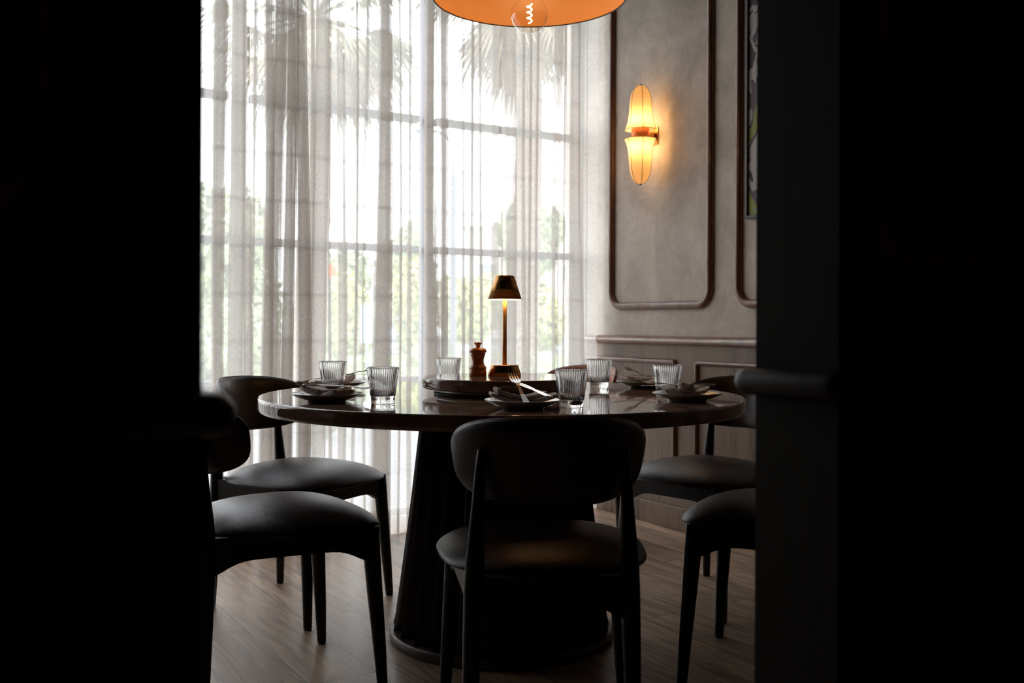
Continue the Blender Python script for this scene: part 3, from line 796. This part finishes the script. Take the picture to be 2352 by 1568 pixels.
# ------------------------------------------------------------------ chairs
def make_chair(label, leather):
    t = thing('dining_chair', label, 'chair', group='leather dining chairs around the table')
    L = leather
    bm = bmesh.new()
    def fs(x, y, h):
        k = 1 + 0.10 * (y / 0.235)
        side = (x / 0.24) ** 2
        front = max(0.0, y / 0.235) ** 2
        return Vector((x * k, y + 0.012, 0.436 + h - 0.010 * front - 0.004 * side))
    pad(bm, 0.243, 0.240, 2.9, 0.058, 0.020, fs, 14, 72, 2.2, 0.62)
    obj('seat', bm, L, t, True)
    # backrest: curved shell pad
    def fb(x, z, h):
        w = x / 0.215
        x = x * (1 + 0.07 * (z / 0.094)); w = x / 0.215
        yb = -0.275 + 0.150 * abs(w) ** 2.1 - 0.03 * (z / 0.09)
        nx = -0.150 * 2.1 * abs(w) ** 1.1 * math.copysign(1, w) / 0.215
        nl = math.hypot(nx, 1)
        return Vector((x + h * nx / nl, yb + h * 1 / nl, 0.672 + z + 0.004 * (1 - w * w)))
    bm = bmesh.new()
    pad(bm, 0.209, 0.094, 3.3, 0.020, 0.018, fb, 14, 80, 4.0, 0.5)
    bk = obj('backrest', bm, L, t, True)
    bm = bmesh.new()
    pts = []
    for s_ in range(80):
        th = 2 * PI * s_ / 80; c, q_ = math.cos(th), math.sin(th)
        pts.append(fb(math.copysign(abs(c) ** (2 / 3.3), c) * 0.2085, math.copysign(abs(q_) ** (2 / 3.3), q_) * 0.0935, 0))
    tube(bm, pts, 0.0026, 8, closed=True); obj('piping', bm, L, bk, True)
    for s_ in (-1, 1):
        bm = bmesh.new()
        tube(bm, [(s_ * 0.228, 0.215, 0.0), (s_ * 0.2275, 0.214, 0.006), (s_ * 0.221, 0.207, 0.12), (s_ * 0.212, 0.197, 0.26), (s_ * 0.205, 0.190, 0.37), (s_ * 0.203, 0.188, 0.428)],
             [0.0115, 0.0135, 0.0170, 0.0205, 0.0228, 0.0215], 20)
        obj('leg', bm, M['blackwood'], t, True)
        bm = bmesh.new()
        tube(bm, [(s_ * 0.176, -0.236, 0.0), (s_ * 0.1755, -0.2355, 0.006), (s_ * 0.172, -0.232, 0.14), (s_ * 0.168, -0.227, 0.30), (s_ * 0.165, -0.225, 0.40), (s_ * 0.163, -0.227, 0.46), (s_ * 0.158, -0.233, 0.56), (s_ * 0.153, -0.238, 0.66), (s_ * 0.151, -0.242, 0.700)],
             [0.0115, 0.0135, 0.0165, 0.0200, 0.0215, 0.0205, 0.0150, 0.0105, 0.0080], 20)
        obj('leg', bm, M['blackwood'], t, True)
    # aprons with arched ends
    bm = bmesh.new()
    def rail(a, b, th=0.022):
        a = Vector(a); b = Vector(b); d = (b - a); L_ = d.length; d.normalize(); nrm = Vector((-d.y, d.x, 0)) * th / 2
        N = 24; top0, top1, bt0, bt1 = [], [], [], []
        for k in range(N + 1):
            u = k / N; s_ = min(u, 1 - u) * L_
            zb = 0.374 - 0.034 * math.exp(-(s_ / 0.055) ** 2)
            c = a + (b - a) * u
            for lst, sg, z in ((top0, -1, 0.434), (top1, 1, 0.434), (bt0, -1, zb), (bt1, 1, zb)):
                lst.append(bm.verts.new((c.x + sg * nrm.x, c.y + sg * nrm.y, z)))
        for k in range(N):
            bm.faces.new((top0[k], top0[k + 1], top1[k + 1], top1[k])); bm.faces.new((bt0[k], bt1[k], bt1[k + 1], bt0[k + 1]))
            bm.faces.new((top0[k], bt0[k], bt0[k + 1], top0[k + 1])); bm.faces.new((top1[k], top1[k + 1], bt1[k + 1], bt1[k]))
        for k in (0, N): bm.faces.new((top0[k], top1[k], bt1[k], bt0[k]))
    rail((-0.204, 0.189, 0), (0.204, 0.189, 0)); rail((-0.167, -0.224, 0), (0.167, -0.224, 0))
    rail((-0.204, 0.189, 0), (-0.166, -0.224, 0)); rail((0.204, 0.189, 0), (0.166, -0.224, 0))
    obj('seat_frame', bm, M['blackwood'], t)
    return t
ch0 = make_chair('', M['leather'])
chairs = [  # x, y, facing angle (deg), label
    (-0.725, 3.425, -27, 'dark brown leather dining chair at the left by the curtain, behind the nearer left chair'),
    (-0.635, 2.690, 31, 'dark brown leather dining chair at the lower left, half hidden by the black door jamb'),
    (0.073, 2.315, 93.5, 'dark leather dining chair in the centre, seen from behind with its back to the camera'),
    (0.745, 2.775, 156, 'dark leather dining chair at the lower right, cut off by the right door jamb'),
    (0.692, 3.530, 222, 'brown leather dining chair at the right in front of the wood wainscot'),
    (0.205, 4.500, 225, 'rust-brown leather dining chair in the far corner beneath the wall sconce'),
]
for i, (x, y, a, lab) in enumerate(chairs):
    o = ch0 if i == 0 else copy_tree(ch0)
    o.location = (x, y, 0); o.rotation_euler = (0, 0, math.radians(a - 90)); o['label'] = lab
    if i == 5:
        for c in o.children:
            if c.name.split('.')[0] in ('seat', 'backrest'):
                c.data = c.data.copy(); c.data.materials[0] = M['leatherwarm']

# ------------------------------------------------------------------ pendant
PC = Vector((0.052, 3.20, 0))
t = thing('pendant_lamp', 'large orange dome pendant lamp with bare globe bulb hanging above the table', 'lamp', PC + Vector((0, 0, H)))
def z0(z): return z - H
bm = bmesh.new()
out_, in_ = [], []
for k in range(25):
    a = k / 24 * PI / 2
    r = 0.313 * math.cos(a) ** 0.75 if k < 24 else 0.02
    z = 2.010 + 0.235 * math.sin(a)
    out_.append((max(r, 0.02), z0(z)))
    in_.append((max(r - 0.004, 0.018), z0(z - 0.003 * math.sin(a))))
lathe(bm, out_, 96, cap0=False, cap1=True)
obj('shade', bm, M['pend_out'], t, True)
bm = bmesh.new(); lathe(bm, in_, 96, cap0=False, cap1=True)
obj('shade_lining', bm, M['pend_in'], t, True)['label'] = 'bright orange inside of the dome'
bm = bmesh.new(); tube(bm, [(0.3115 * math.cos(2 * PI * k / 96), 0.3115 * math.sin(2 * PI * k / 96), z0(2.010)) for k in range(96)], 0.0028, 8, closed=True)
obj('rim', bm, M['wire'], t, True)
bm = bmesh.new()
prof = [(0.012, z0(2.035))] + [(0.060 * math.sin(a), z0(1.956 + 0.060 * math.cos(a))) for a in [0.28 + (PI - 0.28) * k / 20 for k in range(20)]] + [(0.002, z0(1.896))]
lathe(bm, prof, 48); gb = obj('bulb', bm, M['bulbglass'], t, True)
bm = bmesh.new()
tube(bm, [(0.008 * math.cos(k * 0.9), 0.008 * math.sin(k * 0.9), z0(1.990 - 0.0026 * k)) for k in range(24)], 0.0018, 8)
obj('filament', bm, M['filament'], gb, True)
bm = bmesh.new(); lathe(bm, [(0.020, z0(2.030)), (0.022, z0(2.06)), (0.022, z0(2.14)), (0.016, z0(2.246))], 24); obj('lamp_holder', bm, M['brass'], t, True)
bm = bmesh.new(); tube(bm, [(0, 0, z0(2.24)), (0, 0, z0(3.09))], 0.004, 8); obj('cord', bm, M['wire'], t)
bm = bmesh.new(); lathe(bm, [(0.055, -0.03), (0.06, -0.01), (0.06, 0.0)], 32); obj('ceiling_rose', bm, M['brass'], t, True)
point('pendant_light', PC + Vector((0, 0, 1.960)), 1.4, (1.0, 0.66, 0.34), 0.03)

# ------------------------------------------------------------------ wall sconce
uS = 0.178; zS = 1.877
sc = P(P_R, U(uS), zS)
t = thing('wall_sconce', 'lit wall sconce with two cream fabric shades and a copper band', 'lamp', sc, ROT)
cx = -0.088
def shade_bm(sg):
    bm = bmesh.new(); segs = 48
    prof = [(0.0800, 0.022), (0.0720, 0.036), (0.0640, 0.060), (0.0590, 0.095), (0.0565, 0.135), (0.0535, 0.170), (0.0470, 0.198), (0.0350, 0.220), (0.0190, 0.234), (0.0045, 0.239)]
    def six(a, r, z):      # slightly faceted between the six seams
        u = (a / (PI / 3)) % 1.0
        return -0.045 * math.sin(PI * u)
    open_a = math.radians(58)      # the shade is open towards the wall
    rows = []
    for r, z in prof:
        rows.append([])
        for k in range(segs + 1):
            a = open_a + (2 * PI - 2 * open_a) * k / segs
            rr = r * (1 + six(a, r, z)); rows[-1].append(bm.verts.new((cx + rr * math.cos(a), rr * math.sin(a), sg * z)))
    for i in range(len(rows) - 1):
        for k in range(segs): bm.faces.new((rows[i][k], rows[i][k + 1], rows[i + 1][k + 1], rows[i + 1][k]))
    return bm, prof
for sg, nm in ((1, 'upper_shade'), (-1, 'lower_shade')):
    bm, prof = shade_bm(sg)
    so = obj(nm, bm, M['silk'], t, True)
    bm = bmesh.new()
    for k in range(1, 6):
        a = k * PI / 3
        tube(bm, [(cx + r * 1.004 * math.cos(a), r * 1.004 * math.sin(a), sg * z) for r, z in prof], 0.0013, 6)
    tube(bm, [(cx + 0.0800 * (1 - 0.045 * math.sin(PI * ((k / 8) % 1))) * math.cos(k * PI / 24), 0.0800 * (1 - 0.045 * math.sin(PI * ((k / 8) % 1))) * math.sin(k * PI / 24), sg * 0.022) for k in range(8, 41)], 0.0013, 6)
    obj('wire_seams', bm, M['wire'], so, True)['label'] = 'dark wire seams of the shade'
    bm = bmesh.new(); lathe(bm, [(0.006, sg * 0.236), (0.007, sg * 0.240), (0.003, sg * 0.244)], 12, c=(cx, 0, 0)); obj('finial', bm, M['wire'], t, True)
    bm = bmesh.new()
    lathe(bm, [(0.003, sg * 0.028), (0.014, sg * 0.040), (0.018, sg * 0.055), (0.016, sg * 0.068), (0.004, sg * 0.080)], 20, c=(cx - 0.01, 0, 0)); obj('bulb', bm, M['bulb'], t, True)
bm = bmesh.new(); lathe(bm, [(0.043, -0.029), (0.045, -0.027), (0.045, 0.027), (0.043, 0.029)], 48, c=(cx, 0, 0)); obj('copper_band', bm, M['copper'], t, True)
bm = bmesh.new(); box(bm, (-0.024, 0, 0), (0.047, 0.03, 0.03)); box(bm, (-0.004, 0, 0), (0.008, 0.06, 0.09), 0, 0, 0.002); obj('wall_bracket', bm, M['brass'], t)
bm = bmesh.new(); tube(bm, [(cx - 0.030, 0.030, 0.0), (cx - 0.035, 0.035, 0.0)], 0.003, 10); obj('screw', bm, M['wire'], t)

# ------------------------------------------------------------------ picture
t = thing('framed_picture', 'black framed abstract painting in purple, green and white at the right door jamb', 'picture', P(P_R - 0.001, U(1.10), 1.42), ROT)
bm = bmesh.new()
for c, s_ in (((-0.014, 0.285, 0.6), (0.026, 0.012, 1.2)), ((-0.014, -0.285, 0.6), (0.026, 0.012, 1.2)), ((-0.014, 0, 0.006), (0.026, 0.57, 0.012)), ((-0.014, 0, 1.194), (0.026, 0.57, 0.012))):
    box(bm, c, s_)
obj('frame', bm, M['frame'], t)
bm = bmesh.new(); box(bm, (-0.010, 0, 0.6), (0.014, 0.558, 1.176)); obj('canvas', bm, M['art'], t)

# ------------------------------------------------------------------ outside
GZ = -0.12
def gquad(name, xs, ys, z, m):
    bm = bmesh.new(); box(bm, ((xs[0] + xs[1]) / 2, (ys[0] + ys[1]) / 2, z - 0.05), (xs[1] - xs[0], ys[1] - ys[0], 0.1))
    o = obj(name, bm, M[m]); o['kind'] = 'structure'; return o
gquad('ground_paving', (-40, 40), (-10, 90), GZ, 'paving')
gquad('lawn', (-24, 6), (16, 34), GZ + 0.02, 'lawn')
gquad('road', (-45, 45), (38, 50), GZ + 0.015, 'asphalt')

def palm(name, label, x, y, zc, r0, nf, seed, fl_=1.0):
    r = random.Random(seed)
    t = thing(name, label, 'tree', (x, y, GZ), group='fan palms outside the window')
    h = zc - GZ
    bm = bmesh.new()
    pts, rad = [], []
    N = 26
    for k in range(N + 1):
        f = k / N
        pts.append((0.12 * math.sin(f * 2.2), 0.05 * f, h * f)); rad.append(r0 * (1.25 - 0.35 * f) * (1 + 0.05 * (k % 2)))
    tube(bm, pts, rad, 16); obj('trunk', bm, M['trunk'], t, True)
    for dead in (0, 1):
        bm = bmesh.new()
        n = nf if not dead else nf // 2
        for k in range(n):
            az = r.uniform(0, 2 * PI)
            el = r.uniform(-0.35, 1.2) if not dead else r.uniform(-1.45, -0.5)
            sl = r.uniform(0.55, 0.85) * fl_ * (1 if not dead else 0.75)
            d = Vector((math.cos(az) * math.cos(el), math.sin(az) * math.cos(el), math.sin(el)))
            o_ = Vector(pts[-1])
            tip = o_ + d * sl + Vector((0, 0, -0.10 * sl))
            tube(bm, [o_, o_ + d * sl * 0.5, tip], [0.018, 0.012, 0.009], 5)
            side = d.cross(Vector((0, 0, 1)));
            if side.length < 0.1: side = Vector((1, 0, 0))
            side.normalize(); upv = side.cross(d)
            nb = 22
            for b_ in range(nb):
                a = (b_ / (nb - 1) - 0.5) * 2.7
                L_ = r.uniform(0.55, 0.75) * fl_ * (1 - 0.15 * abs(a))
                bd = (d * math.cos(a) + side * math.sin(a)).normalized()
                wd = (d * -math.sin(a) + side * math.cos(a)).normalized() * 0.020
                mid = tip + bd * L_ * 0.55 + Vector((0, 0, -0.06 * L_)); end = tip + bd * L_ + Vector((0, 0, -0.42 * L_)) 
                v = [bm.verts.new(q_) for q_ in (tip - wd * 0.3, tip + wd * 0.3, mid + wd, mid - wd, end)]
                bm.faces.new((v[0], v[1], v[2], v[3])); bm.faces.new((v[3], v[2], v[4]))
        obj('dry_fronds' if dead else 'fronds', bm, M['deadfrond' if dead else 'frond'], t, normals=False)
    return t
palm('palm_tree', 'fan palm with thick trunk seen through the left curtain panel', -2.30, 11.0, 4.35, 0.16, 34, 5, 1.05)
palm('palm_tree', 'fan palm whose crown shows just below the pendant lamp', 0.05, 10.2, 4.45, 0.13, 38, 9, 0.95)
palm('palm_tree', 'fan palm at the far left edge of the window', -7.6, 15.0, 5.6, 0.16, 28, 12, 1.3)

def bush(name, label, cat, c, rad, n, m, seed, leaf=0.09, trunk=0.0, group=None):
    r = random.Random(seed)
    t = thing(name, label, cat, (c[0], c[1], GZ), group=group)
    bm = bmesh.new()
    lumps = [(Vector((r.uniform(-0.55, 0.55) * rad[0], r.uniform(-0.5, 0.5) * rad[1], r.uniform(-0.45, 0.55) * rad[2])), r.uniform(0.45, 0.65)) for _ in range(7)] + [(Vector((0, 0, 0)), 0.8)]
    cz = c[2] - GZ
    for _ in range(n):
        lc, lr = r.choice(lumps)
        d = Vector((r.gauss(0, 1), r.gauss(0, 1), r.gauss(0, 1))).normalized()
        p = lc + Vector((d.x * rad[0], d.y * rad[1], d.z * rad[2])) * lr * r.uniform(0.75, 1.0)
        p.z = max(p.z + cz, 0.02)
        a = Vector((r.gauss(0, 1), r.gauss(0, 1), r.gauss(0, 1))).normalized(); b_ = a.cross(d)
        if b_.length < 0.1: continue
        b_.normalize(); s_ = leaf * r.uniform(0.6, 1.3)
        v = [bm.verts.new(p + q_) for q_ in (a * s_, b_ * s_ * 0.5, -a * s_, -b_ * s_ * 0.5)]
        bm.faces.new(v)
    obj('foliage', bm, M[m], t, normals=False)
    bm = bmesh.new(); tube(bm, [(0, 0, 0), (0.03, 0.02, cz * 0.6), (0, 0, cz)], [0.09 + trunk, 0.07 + trunk, 0.03], 8); obj('trunk', bm, M['trunk'], t, True)
    return t
G = 'shrubs and trees outside the window'
bush('garden_shrub', 'yellow-green shrub left of centre, beyond the lawn', 'shrub', (-4.3, 25, 1.2), (1.0, 0.8, 1.15), 3600, 'leafy', 21, 0.13, group=G)
bush('garden_shrub', 'slim bright yellow shrub just left of the curtain gap', 'shrub', (-2.55, 25, 1.2), (0.55, 0.6, 1.5), 2400, 'leafy', 22, 0.12, group=G)
bush('garden_shrub', 'yellow-green shrub behind the brass lamp', 'shrub', (-0.9, 24, 1.3), (1.0, 0.8, 1.05), 3200, 'leafy', 23, 0.13, group=G)
bush('garden_shrub', 'yellow-green shrub at the right of the window', 'shrub', (0.55, 26, 1.2), (1.0, 0.8, 1.1), 3200, 'leafy', 24, 0.13, group=G)
bush('street_tree', 'green tree at the far left behind the curtain', 'tree', (-6.6, 22, 2.0), (1.5, 1.2, 2.3), 5200, 'leafdeep', 25, 0.17, 0.05, group=G)
bush('street_tree', 'rounded green treetop above the pale building on the right', 'tree', (0.65, 38, 4.0), (1.3, 1.0, 1.5), 3600, 'leafdeep', 26, 0.16, 0.08, group=G)
bush('street_tree', 'small round treetop left of the curtain gap', 'tree', (-4.0, 37, 3.3), (1.0, 1.0, 1.4), 3200, 'leafdeep', 27, 0.16, 0.08, group=G)
bush('street_tree', 'low treetop beyond the road behind the left curtain', 'tree', (-6.2, 38, 2.8), (1.2, 1.0, 1.4), 3200, 'leafdeep', 28, 0.16, 0.08, group=G)
bush('garden_shrub', 'dark green hedge bush at the lower left of the window', 'shrub', (-5.0, 17, 0.6), (0.9, 0.8, 0.9), 3000, 'leafdeep', 29, 0.12, group=G)

def blades(label, x, y, n, L_, seed):
    r = random.Random(seed)
    bm = bmesh.new()
    for k in range(n):
        az = r.uniform(0, 2 * PI); el = r.uniform(0.75, 1.45); ln = L_ * r.uniform(0.7, 1.05)
        d = Vector((math.cos(az) * math.cos(el), math.sin(az) * math.cos(el), math.sin(el)))
        sd = Vector((-math.sin(az), math.cos(az), 0))
        prev = None
        for j in range(7):
            f = j / 6
            c = d * ln * f + Vector((math.cos(az), math.sin(az), 0)) * 0.22 * ln * f ** 2 - Vector((0, 0, 0.16 * ln * f ** 3))
            w = 0.035 * (1 - f) ** 0.6 + 0.002
            cur = (bm.verts.new(c - sd * w), bm.verts.new(c + Vector((0, 0, -0.012))), bm.verts.new(c + sd * w))
            if prev: 
                bm.faces.new((prev[0], prev[1], cur[1], cur[0])); bm.faces.new((prev[1], prev[2], cur[2], cur[1]))
            prev = cur
    o = obj('flax_plant', bm, M['agave'], None, normals=False); o.location = (x, y, GZ)
    tag(o, label, 'plant', 'spiky plants outside the window'); return o
blades('spiky flax plant outside the window, behind the pepper mill', -0.36, 7.6, 46, 1.35, 31)
blades('spiky flax plant outside, low between the left tumblers', -1.75, 9.4, 36, 1.0, 32)
blades('spiky flax plant outside, right of the brass lamp base', 0.55, 9.6, 36, 1.1, 33)

def building(label, x, y, w, d, h, seed, nwin):
    t = thing('building', label, 'building', (x, y, GZ))
    bm = bmesh.new(); box(bm, (0, 0, h / 2), (w, d, h)); obj('wall', bm, M['render_cream'], t)
    bm = bmesh.new(); box(bm, (0, 0, h + 0.06), (w + 0.3, d + 0.3, 0.14)); obj('roof', bm, M['roofing'], t)
    for k in range(nwin):
        bm = bmesh.new(); xx = -w / 2 + (k + 0.5) * w / nwin
        box(bm, (xx, -d / 2 - 0.02, h * 0.62), (w / nwin * 0.42, 0.08, 0.9)); obj('window', bm, M['window_far'], t)
    return t
building('long pale building across the road, right of the curtain gap', 2.2, 58, 9.5, 5, 6.4, 1, 4)
building('low cream building across the road, left of the curtain gap', -7.2, 56, 5.5, 4, 4.4, 2, 3)

def car(label, x, y, m):
    t = thing('parked_car', label, 'car', (x, y, GZ + 0.015), group='cars parked on the road')
    bm = bmesh.new()
    side = [(-2.15, 0.28), (-2.15, 0.72), (-1.95, 0.86), (-1.25, 0.93), (-0.75, 1.38), (0.75, 1.43), (1.45, 1.02), (2.05, 0.92), (2.18, 0.70), (2.18, 0.28)]
    ins = [0.86 if z < 0.95 else 0.68 for _, z in side]
    a = [bm.verts.new((sx, -w_, sz)) for (sx, sz), w_ in zip(side, ins)]
    b_ = [bm.verts.new((sx, w_, sz)) for (sx, sz), w_ in zip(side, ins)]
    bm.faces.new(a); bm.faces.new(list(reversed(b_)))
    for k in range(len(side)):
        j = (k + 1) % len(side); bm.faces.new((a[k], b_[k], b_[j], a[j]))
    bmesh.ops.bevel(bm, geom=list(bm.edges), offset=0.06, segments=2, affect='EDGES')
    obj('body', bm, M[m], t, True)
    for sg in (-1, 1):
        bm = bmesh.new()
        v = [bm.verts.new(q_) for q_ in ((-1.05, sg * 0.84, 0.95), (1.15, sg * 0.84, 0.98), (0.68, sg * 0.735, 1.33), (-0.70, sg * 0.735, 1.31), (-1.05, sg * 0.70, 0.95), (1.15, sg * 0.70, 0.98), (0.68, sg * 0.66, 1.33), (-0.70, sg * 0.66, 1.31))]
        for f in ((0, 1, 2, 3), (7, 6, 5, 4), (0, 4, 5, 1), (1, 5, 6, 2), (2, 6, 7, 3), (3, 7, 4, 0)): bm.faces.new([v[i] for i in f])
        obj('side_window', bm, M['window_far'], t)
        for wx_ in (-1.35, 1.35):
            bm = bmesh.new(); tube(bm, [(wx_, sg * 0.66, 0.32), (wx_, sg * 0.88, 0.32)], 0.32, 24); obj('wheel', bm, M['tyre'], t, True)
    return t
car('silver-blue car parked on the road left of the curtain gap', -5.6, 42, 'car_silver')
car('white car parked on the road right of the brass lamp', 1.3, 41, 'car_white')

t = thing('street_lamp', 'grey street lamp post with curved arm outside, right of the curtain gap', 'street lamp', (-0.83, 14, GZ))
bm = bmesh.new(); lathe(bm, [(0.055, 0), (0.05, 0.2), (0.045, 3.15), (0.02, 3.2)], 16); obj('post', bm, M['post'], t, True)
bm = bmesh.new(); tube(bm, [(0, 0, 3.18)] + [(0.0 - 0.35 * (1 - math.cos(a)), 0, 3.5 + 0.3 * math.sin(a)) for a in [k * PI / 2 / 6 for k in range(7)]], 0.014, 8); obj('arm', bm, M['post'], t, True)
bm = bmesh.new(); box(bm, (-0.42, 0, 3.79), (0.22, 0.10, 0.05), 0, 0, 0.01); obj('lamp_head', bm, M['post'], t)
t = thing('street_sign', 'pale blue upright sign panel on the grass left of the curtain gap', 'sign', (-2.92, 20, GZ + 0.02))
bm = bmesh.new(); box(bm, (0, 0, 1.05), (0.26, 0.05, 0.75), 0, 0, 0.01); obj('panel', bm, M['signblue'], t)
bm = bmesh.new(); tube(bm, [(0, 0, 0), (0, 0, 0.70)], 0.03, 8); obj('post', bm, M['post'], t)
t = thing('street_sign', 'small orange-red sign on a thin pole behind the left curtain', 'sign', (-3.66, 20, GZ + 0.02))
bm = bmesh.new(); tube(bm, [(0, -0.02, 2.12), (0, 0.02, 2.12)], 0.13, 24); obj('panel', bm, M['signred'], t)
bm = bmesh.new(); tube(bm, [(0, 0.04, 0), (0, 0.04, 2.15)], 0.025, 8); obj('post', bm, M['post'], t)

# corridor downlight behind the camera
t = thing('recessed_downlight', 'small recessed corridor downlight behind the doorway', 'lamp', P(1.2, -0.6, H))
bm = bmesh.new(); lathe(bm, [(0.045, -0.004), (0.045, 0.0)], 24); obj('lens', bm, M['led'], t)
